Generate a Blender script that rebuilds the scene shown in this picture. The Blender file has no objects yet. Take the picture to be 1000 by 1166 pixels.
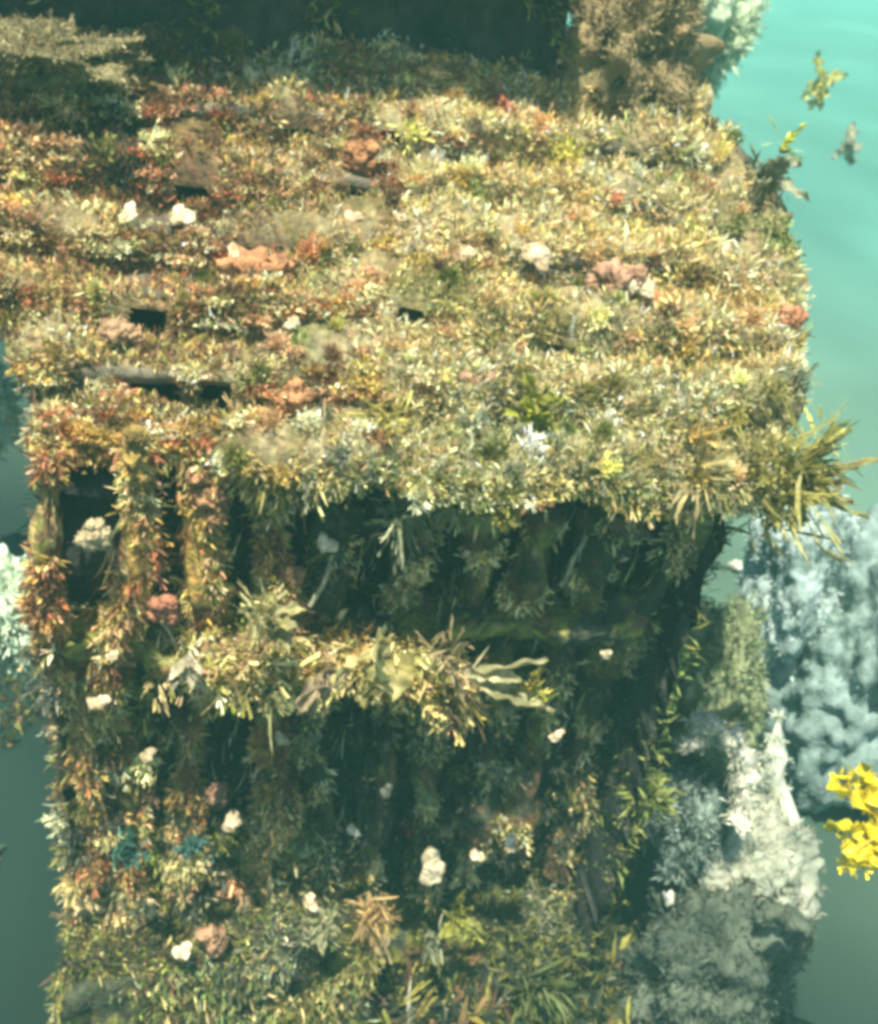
import bpy, bmesh, math, random
import numpy as np
from mathutils import Vector, noise as mn
random.seed(7); rng = np.random.default_rng(7)
sc = bpy.context.scene
COL = sc.collection

# ------------------------------------------------------------------ camera
F_PX = 1250.0
YAW, PITCH, ROLL = 0.208, 0.552, 0.14
CP = np.array([0.398, -1.801, 1.021])
cy, sy, cp, sp = math.cos(YAW), math.sin(YAW), math.cos(PITCH), math.sin(PITCH)
FW = np.array([sy*cp, cy*cp, -sp]); _rt = np.array([cy, -sy, 0]); _up = np.cross(_rt, FW)
RT = math.cos(ROLL)*_rt + math.sin(ROLL)*_up
UP = math.cos(ROLL)*_up - math.sin(ROLL)*_rt
cam = bpy.data.cameras.new("camera"); camo = bpy.data.objects.new("camera", cam); COL.objects.link(camo)
from mathutils import Matrix
M = Matrix(((RT[0], UP[0], -FW[0], CP[0]), (RT[1], UP[1], -FW[1], CP[1]), (RT[2], UP[2], -FW[2], CP[2]), (0, 0, 0, 1)))
camo.matrix_world = M
cam.sensor_fit = 'VERTICAL'; cam.sensor_height = 24; cam.lens = 24*F_PX/1166
cam.clip_start = 0.02; cam.clip_end = 300
cam.dof.use_dof = True; cam.dof.focus_distance = 2.15; cam.dof.aperture_fstop = 2.2
sc.camera = camo

# ------------------------------------------------------------------ world, sun, exposure
SUN_EL, SUN_AZ = math.radians(72), math.radians(212)      # azimuth the light comes from (clockwise from +Y)
w = bpy.data.worlds.new("World"); sc.world = w; w.use_nodes = True
nt = w.node_tree; bg = nt.nodes["Background"]
sky = nt.nodes.new("ShaderNodeTexSky"); sky.sky_type = 'NISHITA'; sky.sun_disc = False
sky.sun_elevation = SUN_EL; sky.sun_rotation = SUN_AZ
nt.links.new(sky.outputs[0], bg.inputs[0]); bg.inputs[1].default_value = 0.09
sl = bpy.data.lights.new("sun", 'SUN'); sl.energy = 5.0; sl.angle = math.radians(0.6); sl.color = (1, .95, .84)
so = bpy.data.objects.new("sun", sl); COL.objects.link(so)
sd = Vector((math.sin(SUN_AZ)*math.cos(SUN_EL), math.cos(SUN_AZ)*math.cos(SUN_EL), math.sin(SUN_EL)))
so.rotation_euler = sd.to_track_quat('Z', 'Y').to_euler(); so.location = (0, 0, 6)
vs = sc.view_settings; vs.view_transform = 'Standard'; vs.look = 'None'; vs.gamma = 1; vs.exposure = 1.05
sc.cycles.filter_width = 4.0
sc.cycles.volume_bounces = 1; sc.cycles.max_bounces = 6; sc.cycles.transparent_max_bounces = 4

# ------------------------------------------------------------------ helpers
def ray(px, py):
    d = FW + RT*((px-500)/F_PX) + UP*((583-py)/F_PX); return d/np.linalg.norm(d)
def atY(px, py, Y):
    d = ray(px, py); t = (Y-CP[1])/d[1]; return Vector(CP + d*t)
def atZ(px, py, Z):
    d = ray(px, py); t = (Z-CP[2])/d[2]; return Vector(CP + d*t)
def atSlope(px, py, off=0.0):                   # plane through the step edges: z = .6 y + off
    d = ray(px, py); t = (0.6*CP[1]+off-CP[2])/(d[2]-0.6*d[1]); return Vector(CP + d*t)
def tag(o, label=None, cat=None, group=None, kind=None):
    if label: o['label'] = label
    if cat: o['category'] = cat
    if group: o['group'] = group
    if kind: o['kind'] = kind
    return o
def empty(name, loc=(0, 0, 0)):
    o = bpy.data.objects.new(name, None); COL.objects.link(o); o.location = loc; o.empty_display_size = .05; return o
def link(name, me, mat=None, parent=None):
    o = bpy.data.objects.new(name, me); COL.objects.link(o)
    if mat: me.materials.append(mat)
    if parent:
        o.parent = parent
        o.location = -Vector(parent.location)       # meshes are built in world coordinates
    return o
def arr_mesh(name, V, Fq, colr=None, smooth=True):
    V = np.asarray(V, dtype=np.float32); Fq = np.asarray(Fq, dtype=np.int32)
    me = bpy.data.meshes.new(name); n = Fq.shape[1]
    me.vertices.add(len(V)); me.vertices.foreach_set('co', V.ravel())
    me.loops.add(Fq.size); me.loops.foreach_set('vertex_index', Fq.ravel())
    me.polygons.add(len(Fq)); me.polygons.foreach_set('loop_start', np.arange(0, Fq.size, n, dtype=np.int32))
    me.polygons.foreach_set('loop_total', np.full(len(Fq), n, dtype=np.int32))
    me.update(calc_edges=True)
    if colr is not None:
        a = me.color_attributes.new('Col', 'FLOAT_COLOR', 'POINT')
        c = np.ones((len(V), 4), dtype=np.float32); c[:, :3] = colr; a.data.foreach_set('color', c.ravel())
    me.polygons.foreach_set('use_smooth', np.full(len(Fq), smooth, dtype=bool))
    return me
_ph = rng.uniform(0, 6.28, (8, 24, 4)); _dir = rng.normal(size=(8, 24, 3)); _dir /= np.linalg.norm(_dir, axis=2, keepdims=True)
def nz(P, scale, ch=0):
    """smooth pseudo-noise about -1..1, vectorised"""
    P = np.atleast_2d(P)*scale; s = 0
    for k in range(12):
        f = 0.6+0.12*k
        s = s + np.sin((P @ _dir[ch, k])*f*2.6 + _ph[ch, k, 0] + 1.3*np.sin((P @ _dir[ch, k+12])*f*1.7+_ph[ch, k, 1]))
    return s/4.2

# ------------------------------------------------------------------ materials
def mat(name, base=(.3, .3, .3), rough=.75, attr=False, nscale=30, namp=.35, bump=.4, bscale=60, transl=0.0, spec=.3, second=None, sscale=6):
    m = bpy.data.materials.new(name); m.use_nodes = True; t = m.node_tree; N = t.nodes; L = t.links
    p = N['Principled BSDF']; p.inputs['Roughness'].default_value = rough; p.inputs['Specular IOR Level'].default_value = spec
    tc = N.new('ShaderNodeNewGeometry')
    if attr:
        a = N.new('ShaderNodeVertexColor'); a.layer_name = 'Col'; c = a.outputs[0]
    else:
        r = N.new('ShaderNodeRGB'); r.outputs[0].default_value = (*base, 1); c = r.outputs[0]
    if second:
        n2 = N.new('ShaderNodeTexNoise'); n2.inputs['Scale'].default_value = sscale; n2.inputs['Detail'].default_value = 5
        L.new(tc.outputs['Position'], n2.inputs['Vector'])
        rp = N.new('ShaderNodeValToRGB'); rp.color_ramp.elements[0].position = .42; rp.color_ramp.elements[1].position = .6
        L.new(n2.outputs[0], rp.inputs[0])
        mx = N.new('ShaderNodeMix'); mx.data_type = 'RGBA'; L.new(rp.outputs[0], mx.inputs[0]); L.new(c, mx.inputs[6]); mx.inputs[7].default_value = (*second, 1)
        c = mx.outputs[2]
    n = N.new('ShaderNodeTexNoise'); n.inputs['Scale'].default_value = nscale; n.inputs['Detail'].default_value = 6
    L.new(tc.outputs['Position'], n.inputs['Vector'])
    mr = N.new('ShaderNodeMapRange'); mr.inputs['From Min'].default_value = .3; mr.inputs['From Max'].default_value = .7
    mr.inputs['To Min'].default_value = 1-namp; mr.inputs['To Max'].default_value = 1+namp; L.new(n.outputs[0], mr.inputs[0])
    vm = N.new('ShaderNodeVectorMath'); vm.operation = 'SCALE'; L.new(c, vm.inputs[0]); L.new(mr.outputs[0], vm.inputs['Scale'])
    L.new(vm.outputs[0], p.inputs['Base Color'])
    if bump:
        b = N.new('ShaderNodeBump'); b.inputs['Strength'].default_value = bump; b.inputs['Distance'].default_value = .01
        n3 = N.new('ShaderNodeTexNoise'); n3.inputs['Scale'].default_value = bscale; n3.inputs['Detail'].default_value = 6
        L.new(tc.outputs['Position'], n3.inputs['Vector']); L.new(n3.outputs[0], b.inputs['Height']); L.new(b.outputs[0], p.inputs['Normal'])
    if transl:
        tr = N.new('ShaderNodeBsdfTranslucent'); L.new(vm.outputs[0], tr.inputs[0])
        ms = N.new('ShaderNodeMixShader'); ms.inputs[0].default_value = transl
        L.new(p.outputs[0], ms.inputs[1]); L.new(tr.outputs[0], ms.inputs[2]); L.new(ms.outputs[0], N['Material Output'].inputs[0])
    return m
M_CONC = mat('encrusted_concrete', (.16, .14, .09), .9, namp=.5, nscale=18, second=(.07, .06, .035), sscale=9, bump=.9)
M_DARK = mat('shaded_concrete', (.045, .045, .035), .95, namp=.5, second=(.02, .024, .02), bump=.8)  # dark copy of the concrete; shade of the recesses is put into its colour
M_CRUST = mat('algal_crust', attr=True, rough=.85, namp=.55, nscale=55, bump=1, bscale=80)
M_TURF = mat('seaweed_turf', attr=True, rough=.6, namp=.3, nscale=60, bump=0, transl=.22)
M_FROND = mat('seaweed_frond', attr=True, rough=.45, namp=.35, nscale=45, bump=.35, bscale=70, transl=.3, spec=.4)
M_SHELL = mat('pale_shell', (.78, .72, .6), .5, namp=.3, nscale=70, bump=.6, bscale=90, second=(.5, .4, .25), sscale=30)
M_SPONGE = mat('sponge', attr=True, rough=.85, namp=.4, nscale=50, bump=1, bscale=90)
M_ROCK = mat('pale_rock', attr=True, rough=.9, namp=.35, nscale=25, bump=1, bscale=35)

# ------------------------------------------------------------------ leaf batches
def T_strap():
    vv = [0, .3, .65, 1]; wd = [.35, .9, 1, .12]
    V = [(s*wd[i], vv[i], 0) for i in range(4) for s in (-1, 1)]
    return np.array(V), np.array([[2*i, 2*i+1, 2*i+3, 2*i+2] for i in range(3)])
def T_fork():
    V = [(-.3, 0, 0), (.3, 0, 0), (-.5, .45, 0), (.5, .45, 0), (0, .5, .0), (-1.7, .95, .3), (-.8, 1, .3), (.8, .9, -.3), (1.7, .85, -.3)]
    return np.array(V), np.array([[0, 1, 3, 2], [2, 4, 6, 5], [4, 3, 8, 7]])
def T_fan():
    V = [(-.25, 0, 0), (.25, 0, 0), (-1, .5, .25), (0, .55, -.1), (1, .5, .3), (-1.4, .9, .1), (-.3, 1, .35), (.5, .85, -.2), (1.3, .95, .2)]
    return np.array(V), np.array([[0, 1, 3, 2], [1, 4, 4, 3], [2, 3, 6, 5], [3, 4, 8, 7]])
def T_fan2():
    V = [(-.25, 0, 0), (.25, 0, 0), (-1, .5, .25), (0, .55, -.1), (1, .5, .3), (-1.4, .9, .1), (-.3, 1, .35), (.5, .85, -.2), (1.3, .95, .2), (.4, .3, .05)]
    return np.array(V), np.array([[0, 9, 3, 2], [0, 1, 9, 0][:3]+[9], [2, 3, 6, 5], [3, 4, 8, 7]])
def T_curl():      # short cupped, notched lobe
    V = [(-.3, 0, 0), (.3, 0, 0), (-1.3, .4, .7), (0, .35, -.3), (1.2, .5, .6), (-1.6, .85, 1.2), (-.5, .8, .2), (.3, 1, -.1), (1.5, .8, .9)]
    return np.array(V), np.array([[0, 1, 3, 2], [2, 3, 6, 5], [3, 4, 8, 7]])
def T_antler():    # thin branching thallus
    V = [(-.35, 0, 0), (.35, 0, 0), (-.3, .4, 0), (.3, .4, 0), (-2.2, .7, .6), (-1.7, .78, .6), (-.9, 1.05, -.5), (-.4, 1, -.5), (.9, .98, .8), (1.4, .9, .8), (2.2, .6, -.6), (2.5, .7, -.6)]
    return np.array(V), np.array([[0, 1, 3, 2], [2, 3, 5, 4], [2, 3, 7, 6], [2, 3, 9, 8], [2, 3, 11, 10]])
TEMPL = [T_strap(), T_fork(), T_curl(), T_antler()]
def unit(a): return a/np.maximum(np.linalg.norm(a, axis=-1, keepdims=True), 1e-9)
def leaves(name, P, D, Ln, Wd, C, kindp=.5, bend=.5, mat_=None, parent=None, grav=0.0):
    """P base points, D directions, Ln lengths, Wd half widths, C colours"""
    n = len(P); VV = []; FF = []; CC = []; off = 0
    which = rng.choice(4, n, p=[(1-kindp)*.6, kindp*.45, kindp*.55, (1-kindp)*.4])
    D = unit(D)
    if mat_ is None: Ln = Ln*.88; Wd = Wd*.74
    for k, (TV, TF) in enumerate(TEMPL):
        I = np.where(which == k)[0]; m = len(I)
        if not m: continue
        d = D[I]; side = unit(np.cross(d, rng.normal(size=(m, 3)))); nn = np.cross(side, d)
        b = unit(rng.normal(size=(m, 3))+np.array([0, 0, -grav*2]))*bend
        u, v, ww = TV[:, 0], TV[:, 1], TV[:, 2]
        L = Ln[I][:, None, None]; Wk = Wd[I][:, None, None]
        X = (P[I][:, None, :] + d[:, None, :]*v[None, :, None]*L + b[:, None, :]*(v**2)[None, :, None]*L
             + side[:, None, :]*u[None, :, None]*Wk + nn[:, None, :]*(ww[None, :, None]*Wk))
        VV.append(X.reshape(-1, 3)); kv = len(TV)
        FF.append((TF[None]+(np.arange(m)*kv)[:, None, None]+off).reshape(-1, 4)); off += m*kv
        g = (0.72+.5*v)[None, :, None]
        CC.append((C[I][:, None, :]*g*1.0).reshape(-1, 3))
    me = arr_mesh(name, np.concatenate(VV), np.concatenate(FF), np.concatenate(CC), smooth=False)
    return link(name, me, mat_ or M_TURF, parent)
PAL = {'cream': (.80, .66, .32), 'ochre': (.54, .37, .09), 'olive': (.22, .21, .045), 'brown': (.17, .10, .045), 'peach': (.62, .36, .17),
       'dark': (.05, .055, .03), 'green': (.22, .27, .07), 'rust': (.34, .12, .05), 'grey': (.27, .28, .17), 'sand': (.58, .48, .19)}
PN = {k: np.array(v) for k, v in PAL.items()}
def pal_pick(P, names, weights, scale=5, ch=0, jitter=.35, tint=.25):
    """patchy choice from the palette: neighbouring plants tend to be of one species"""
    w_ = np.array(weights, float); cum = np.cumsum(w_)/w_.sum()
    x = .5+.5*np.clip(nz(P, scale, ch)*.75, -1, 1)
    x = np.clip(x + rng.normal(size=len(P))*jitter*.5, 0, .9999)
    x = (x*1.0)
    idx = np.searchsorted(cum, x); idx = np.clip(idx, 0, len(names)-1)
    base = np.array([PN[n_] for n_ in names])[idx]
    val = np.exp(rng.normal(size=(len(P), 1))*tint)
    return np.clip(base*val*(1+rng.normal(size=(len(P), 3))*.06), 0, .85)

# ------------------------------------------------------------------ rough solids
def rough_box(x0, x1, y0, y1, z0, z1, res=.03, amp=.008, fn=None):
    """closed box of small quads with noise on it; returns V, F"""
    n = [max(1, int(round((b-a)/res))) for a, b in ((x0, x1), (y0, y1), (z0, z1))]
    V = []; F = []; idx = {}
    def vid(i, j, k):
        key = (i, j, k)
        if key not in idx:
            idx[key] = len(V); V.append((x0+(x1-x0)*i/n[0], y0+(y1-y0)*j/n[1], z0+(z1-z0)*k/n[2]))
        return idx[key]
    for i in range(n[0]):
        for j in range(n[1]):
            F.append([vid(i, j, 0), vid(i, j+1, 0), vid(i+1, j+1, 0), vid(i+1, j, 0)])
            F.append([vid(i, j, n[2]), vid(i+1, j, n[2]), vid(i+1, j+1, n[2]), vid(i, j+1, n[2])])
    for i in range(n[0]):
        for k in range(n[2]):
            F.append([vid(i, 0, k), vid(i+1, 0, k), vid(i+1, 0, k+1), vid(i, 0, k+1)])
            F.append([vid(i, n[1], k), vid(i, n[1], k+1), vid(i+1, n[1], k+1), vid(i+1, n[1], k)])
    for j in range(n[1]):
        for k in range(n[2]):
            F.append([vid(0, j, k), vid(0, j, k+1), vid(0, j+1, k+1), vid(0, j+1, k)])
            F.append([vid(n[0], j, k), vid(n[0], j+1, k), vid(n[0], j+1, k+1), vid(n[0], j, k+1)])
    V = np.array(V, float)
    V0 = V.copy()
    if fn: V = fn(V)
    V = V + amp*np.stack([nz(V0, 14, 0), nz(V0, 14, 1), nz(V0, 14, 2)], 1) + amp*.5*np.stack([nz(V0, 37, 3), nz(V0, 37, 4), nz(V0, 37, 5)], 1)
    return V, np.array(F)
def join(parts):
    VV = []; FF = []; off = 0
    for V, F in parts: VV.append(V); FF.append(F+off); off += len(V)
    return np.concatenate(VV), np.concatenate(FF)
def ico(sub):
    bm = bmesh.new(); bmesh.ops.create_icosphere(bm, subdivisions=sub, radius=1)
    V = np.array([v.co[:] for v in bm.verts]); F = np.array([[v.index for v in f.verts] for f in bm.faces]); bm.free(); return V, F
ICO = {s: ico(s) for s in (2, 3, 4, 5, 6)}

# ------------------------------------------------------------------ THE STEPPED REEF BLOCK
NSTEP, RUN, RISE = 7, .15, .09
SX0 = [.03, -.01, -.08, -.20, -.38, -.52, -.7]
SX1 = [1.40, 1.50, 1.58, 1.64, 1.64, 1.58, 1.5]
HOLES_PX = [(175, 424, .085), (166, 348, .075), (246, 416, .06), (298, 262, .075), (440, 178, .05), (222, 212, .07), (338, 155, .06), (462, 388, .05),
            (705, 188, .07), (406, 208, .04)]
pockets = []                                     # (riser index, x centre, half width)
for px, py, wd_ in HOLES_PX:
    best = None
    for i in range(0, NSTEP):
        p = atY(px, py, i*RUN); mid = (i-.5)*RISE
        e = abs(p.z-mid)
        if best is None or e < best[0]: best = (e, i, p.x)
    pockets.append((best[1], best[2], wd_/2*1.12))
block = empty('reef_block', (.7, .5, -1.4))
tag(block, 'long stepped concrete reef block with square pockets above and upright ribs below, covered in seaweed', 'reef block')
def lerp(a, b, t): return a+(b-a)*t
for i in range(NSTEP):
    x0, x1 = SX0[i], SX1[i]; y0 = i*RUN; zt = i*RISE
    yb = y0+RUN+.04 if i < NSTEP-1 else 1.5
    y0 += .05 if i == 0 else 0; parts = [rough_box(x0, x1, y0, yb, zt-.028, zt, .03, .004)]            # tread
    zb = zt-RISE if i else -.05
    pk = sorted([(xc-h, xc+h) for (r, xc, h) in pockets if r == i]); cur = x0
    for a, b in pk+[(x1, x1)]:
        if a-cur > .02: parts.append(rough_box(cur, a, y0+.004, y0+.12, zb-.004, zt-.026, .03, .004))
        cur = b
    V, F = join(parts)
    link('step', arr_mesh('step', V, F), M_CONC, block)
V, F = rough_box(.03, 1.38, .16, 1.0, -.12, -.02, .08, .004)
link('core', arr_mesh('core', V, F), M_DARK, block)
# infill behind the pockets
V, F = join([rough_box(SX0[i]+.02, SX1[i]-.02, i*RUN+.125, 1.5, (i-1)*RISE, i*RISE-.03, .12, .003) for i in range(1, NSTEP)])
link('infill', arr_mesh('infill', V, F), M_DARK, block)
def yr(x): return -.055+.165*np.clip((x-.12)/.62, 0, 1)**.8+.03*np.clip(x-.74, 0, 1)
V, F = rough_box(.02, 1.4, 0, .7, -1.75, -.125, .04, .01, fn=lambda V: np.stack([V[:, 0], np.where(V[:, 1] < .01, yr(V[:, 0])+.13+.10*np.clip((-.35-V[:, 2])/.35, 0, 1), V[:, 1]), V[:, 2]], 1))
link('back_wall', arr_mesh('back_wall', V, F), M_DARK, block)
ribs = []
RX = [.05, .175, .31, .46, .60, .77, .89, 1.04, 1.20, 1.35]
def rib_point(x0, u, z, ch):
    """u: angle -pi/2..pi/2 round the front"""
    P = np.stack([np.full_like(z, x0*3), u*.0+1, z], -1).reshape(-1, 3)
    r = .034+.022*nz(P, 5, ch % 8).reshape(z.shape)
    Q = np.stack([x0*5+np.cos(u), np.sin(u), z*1], -1).reshape(-1, 3)
    r = r+.010*nz(Q, 9, (ch+1) % 8).reshape(z.shape)
    cx = x0+.034*nz(P, 2.2, (ch+2) % 8).reshape(z.shape)
    yc = yr(x0)+.045+.012*nz(P, 3, (ch+3) % 8).reshape(z.shape)+.10*np.clip((-.35-z)/.35, 0, 1)
    return np.stack([cx+r*np.sin(u), yc-r*1.5*np.cos(u), z], -1)
for k, x0 in enumerate(RX):
    zz = np.linspace(-.10 if x0 > .5 else .0, -1.5, 70); uu = np.linspace(-2.4, 2.4, 15)
    Z, U = np.meshgrid(zz, uu, indexing='ij'); P = rib_point(x0, U, Z, k)
    V = P.reshape(-1, 3); nu = len(uu)
    F = np.array([[a*nu+b, (a+1)*nu+b, (a+1)*nu+b+1, a*nu+b+1] for a in range(69) for b in range(nu-1)])
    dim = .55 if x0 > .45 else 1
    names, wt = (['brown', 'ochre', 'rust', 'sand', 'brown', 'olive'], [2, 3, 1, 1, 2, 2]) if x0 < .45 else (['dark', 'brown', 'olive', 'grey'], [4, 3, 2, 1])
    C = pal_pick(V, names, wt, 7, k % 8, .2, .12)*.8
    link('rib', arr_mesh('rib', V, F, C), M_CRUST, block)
# cross ledge and footing
def sag(x): return -.055*np.clip((x-.3)/.5, 0, 1)+.018*np.sin(x*19)+.012*np.sin(x*41+1)
def ledge(nm, xa, xb, ya, yb_, za, zb_, fol=True, names=('brown', 'olive', 'dark', 'dark')):
    V, F = rough_box(xa, xb, ya, yb_, za, zb_, .02, .016, fn=(lambda V: V+np.stack([0*V[:, 0], (yr(V[:, 0])-.02)*(V[:, 1] < (ya+yb_)/2), 0*V[:, 0]], 1)) if fol else None)
    link(nm, arr_mesh(nm, V, F, pal_pick(V, list(names), [1]*len(names), 6, 3, .2, .1)), M_CRUST, block)
V, F = rough_box(.03, .86, -.045, .3, -.5, -.45, .02, .018, fn=lambda V: V+np.stack([0*V[:, 0], .03*np.sin(V[:, 0]*13)*(V[:, 1] < .1), sag(V[:, 0])], 1))
link('ledge', arr_mesh('ledge', V, F, pal_pick(V, ['brown', 'olive', 'dark'], [1, 1, 1], 6, 3, .2, .1)), M_CRUST, block)
ledge('ledge', .85, 1.32, .08, .35, -.505, -.46, False)
ledge('footing', .01, .78, -.04, .5, -1.95, -1.42)
ledge('footing', .77, 1.30, .02, .5, -1.95, -1.58)

# ------------------------------------------------------------------ turf on the steps (crust sheet + blades)
def profile(t, ss):
    """t in 0..NSTEP*2: odd halves are risers; returns y, z, normal y, normal z"""
    i = np.floor(t/2).astype(int); f = t-2*i
    y = np.where(f < 1, i*RUN, i*RUN+(f-1)*RUN); z = np.where(f < 1, (i-1)*RISE+f*RISE, i*RISE)
    # lip riser is a little taller
    LD = -(.012+.045*np.clip(ss/.55, 0, 1)+.02*np.sin(ss*23)+.015*np.sin(ss*51+1)); z = np.where((i == 0) & (f < 1), LD*(1-f), z)
    a = np.clip((f-.75)/.5, 0, 1); a = np.where(f > 1.75, 1-(f-1.75)/.5, a); a = np.where(f < .25, .5-f*2, a)
    ny = -(1-a)-.15; nz_ = a+.15; l = np.hypot(ny, nz_)
    return y, z, ny/l, nz_/l
def xext(t):
    return np.interp(t/2, np.arange(NSTEP), SX0), np.interp(t/2, np.arange(NSTEP), SX1)
def sheet(tt, ss):
    y, z, ny, n_z = profile(tt, ss); a, b = xext(tt); x = a+(b-a)*ss
    lf = np.clip((.5-x)/.45, 0, 1)*np.clip(1-y/.35, 0, 1)
    P = np.stack([x, y+.075*lf, z], -1)
    P[:, 1] += .034*nz(P*np.array([1, .3, .3]), 3.1, 6); P[:, 2] += .022*nz(P, 2.3, 7)
    dpl = np.clip(.6*y-z, 0, .1)*np.clip(y/.05, 0, 1); wf = np.clip(.12+.28*np.clip((x-.35)/.5, 0, 1)+.40*nz(P*np.array([1, .6, .6]), 4, 5), 0, .95)
    P[:, 1] -= .44*dpl*wf; P[:, 2] += .735*dpl*wf
    h = .018+.020*nz(P, 6, 2)+.015*nz(P, 13, 4)+.008*nz(P, 30, 5)
    h = np.maximum(h, .003)
    N_ = np.stack([0*ny, ny, n_z], -1)
    # sag of the rough lip on the right
    return P+N_*h[:, None], N_
def in_pocket(P, t, grow=0.0):
    i = np.floor(t/2).astype(int); f = t-2*i; m = np.zeros(len(P), bool)
    for (r, xc, h) in pockets:
        m |= (i == r) & (f > .02) & (f < .80+grow) & (np.abs(P[:, 0]-xc) < (h+grow*.05)*(1+.25*nz(P, 40, 3)))
    return m
nt_, ns_ = 14*NSTEP, 330
tg, sg = np.meshgrid(np.linspace(0, NSTEP*2-.3, nt_), np.linspace(0, 1, ns_), indexing='ij')
P, _ = sheet(tg.ravel(), sg.ravel())
F = np.array([[a*ns_+b, a*ns_+b+1, (a+1)*ns_+b+1, (a+1)*ns_+b] for a in range(nt_-1) for b in range(ns_-1)])
fc = P[F].mean(1); ft = tg.ravel()[F].mean(1)
F = F[~in_pocket(fc, ft)]
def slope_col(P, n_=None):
    """colour by place: rust/brown on the left and back, cream/peach in the right middle, grey-olive near the lip on the right"""
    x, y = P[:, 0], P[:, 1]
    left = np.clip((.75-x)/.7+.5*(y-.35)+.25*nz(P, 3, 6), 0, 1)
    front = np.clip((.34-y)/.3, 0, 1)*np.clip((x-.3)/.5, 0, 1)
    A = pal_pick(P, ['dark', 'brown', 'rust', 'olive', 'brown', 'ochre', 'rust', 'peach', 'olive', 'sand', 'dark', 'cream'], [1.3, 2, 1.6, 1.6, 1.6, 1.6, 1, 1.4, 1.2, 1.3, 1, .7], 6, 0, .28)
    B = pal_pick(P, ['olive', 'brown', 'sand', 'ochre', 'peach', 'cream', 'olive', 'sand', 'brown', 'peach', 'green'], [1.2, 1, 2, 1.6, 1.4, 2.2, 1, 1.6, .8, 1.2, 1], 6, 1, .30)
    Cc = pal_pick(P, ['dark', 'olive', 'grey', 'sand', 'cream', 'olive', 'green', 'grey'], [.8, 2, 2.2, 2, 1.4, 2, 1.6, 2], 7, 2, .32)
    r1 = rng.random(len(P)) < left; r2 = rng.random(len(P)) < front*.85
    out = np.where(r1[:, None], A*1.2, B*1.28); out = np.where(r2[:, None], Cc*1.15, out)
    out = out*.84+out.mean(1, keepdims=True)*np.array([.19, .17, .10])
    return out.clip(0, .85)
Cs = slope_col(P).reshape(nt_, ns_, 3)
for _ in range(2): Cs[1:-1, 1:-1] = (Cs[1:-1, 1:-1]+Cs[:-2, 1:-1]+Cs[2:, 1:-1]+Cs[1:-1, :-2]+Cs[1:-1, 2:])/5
me = arr_mesh('turf', P, F, Cs.reshape(-1, 3)*.36)  # crust colour scaled down to paint shade into gaps between the blades
crust = link('algal_crust', me, M_CRUST)
tag(crust, 'lumpy brown and ochre crust growing over the sunlit steps of the reef block', 'algae', kind='stuff')
def sample_sheet(n, pw=None):
    t = rng.uniform(0, NSTEP*2-.4, n); s = rng.uniform(0, 1, n); P, N_ = sheet(t, s)
    keep = ~in_pocket(P, t, .22)
    return P[keep], N_[keep], t[keep]
P, N_, t = sample_sheet(135000)
dens = nz(P, 9, 5); keep = rng.random(len(P)) < .66+.75*dens; P, N_, t = P[keep], N_[keep], t[keep]
D = N_*.7+rng.normal(size=P.shape)*.6+np.array([.0, -.05, .45])
Ln = .010+.022*rng.random(len(P))**2+.010*np.clip(nz(P, 7, 1), 0, 1); Wd = .0018+.0032*rng.random(len(P))**1.5
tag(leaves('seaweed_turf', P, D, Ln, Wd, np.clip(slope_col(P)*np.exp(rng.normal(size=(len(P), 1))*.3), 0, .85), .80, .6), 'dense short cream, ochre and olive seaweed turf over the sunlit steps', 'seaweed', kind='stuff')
# bushier tufts: each a small mound of one species
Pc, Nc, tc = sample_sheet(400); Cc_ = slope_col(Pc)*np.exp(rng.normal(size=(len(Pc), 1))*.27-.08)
m = rng.integers(60, 170, len(Pc)); rad = .008+.016*rng.random(len(Pc)); ln_ = .012+.018*rng.random(len(Pc))**1.5
I = np.repeat(np.arange(len(Pc)), m); o = rng.normal(size=(len(I), 3))*.5
P = Pc[I]+o*rad[I][:, None]+Nc[I]*.004; D = Nc[I]*.8+o*.9+np.array([0, -.1, .3])
C = np.clip(Cc_[I]*np.exp(rng.normal(size=(len(I), 1))*.18), 0, .85)
tag(leaves('bushy_turf', P, D, ln_[I]*(.5+.6*rng.random(len(I))), .0018+.003*rng.random(len(I)), C, .6, .5), 'bushier mounds of mixed weed rising out of the turf on the steps', 'seaweed', kind='stuff')
# flaky pale, pink and rusty patches along the step edges
n = 1200; t0 = 2*rng.integers(0, NSTEP, n)+rng.uniform(.55, 1.25, n); s0 = rng.uniform(0, 1, n); Pc, Nc = sheet(t0, s0); kp = (Pc[:, 0] < .95) & (nz(Pc, 5, 7) > -.05) & ~in_pocket(Pc, t0, .4); Pc = Pc[kp]; Nc = Nc[kp]
Cc_ = pal_pick(Pc, ['cream', 'rust', 'peach', 'brown', 'cream', 'ochre'], [3, 2, 2, 2, 3, 1], 9, 4, .6)
m = rng.integers(25, 60, len(Pc)); I = np.repeat(np.arange(len(Pc)), m); o = rng.normal(size=(len(I), 3))*np.array([.016, .006, .005])
tag(leaves('edge_flakes', Pc[I]+o+Nc[I]*.012, Nc[I]+rng.normal(size=(len(I), 3))*.5, .008+.010*rng.random(len(I)), .003+.002*rng.random(len(I)), np.clip(Cc_[I]*np.exp(rng.normal(size=(len(I), 1))*.2), 0, .85), .95, .5),
    'flaky cream, pink and rusty crusts along the edges of the steps', 'seaweed', kind='stuff')
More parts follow.
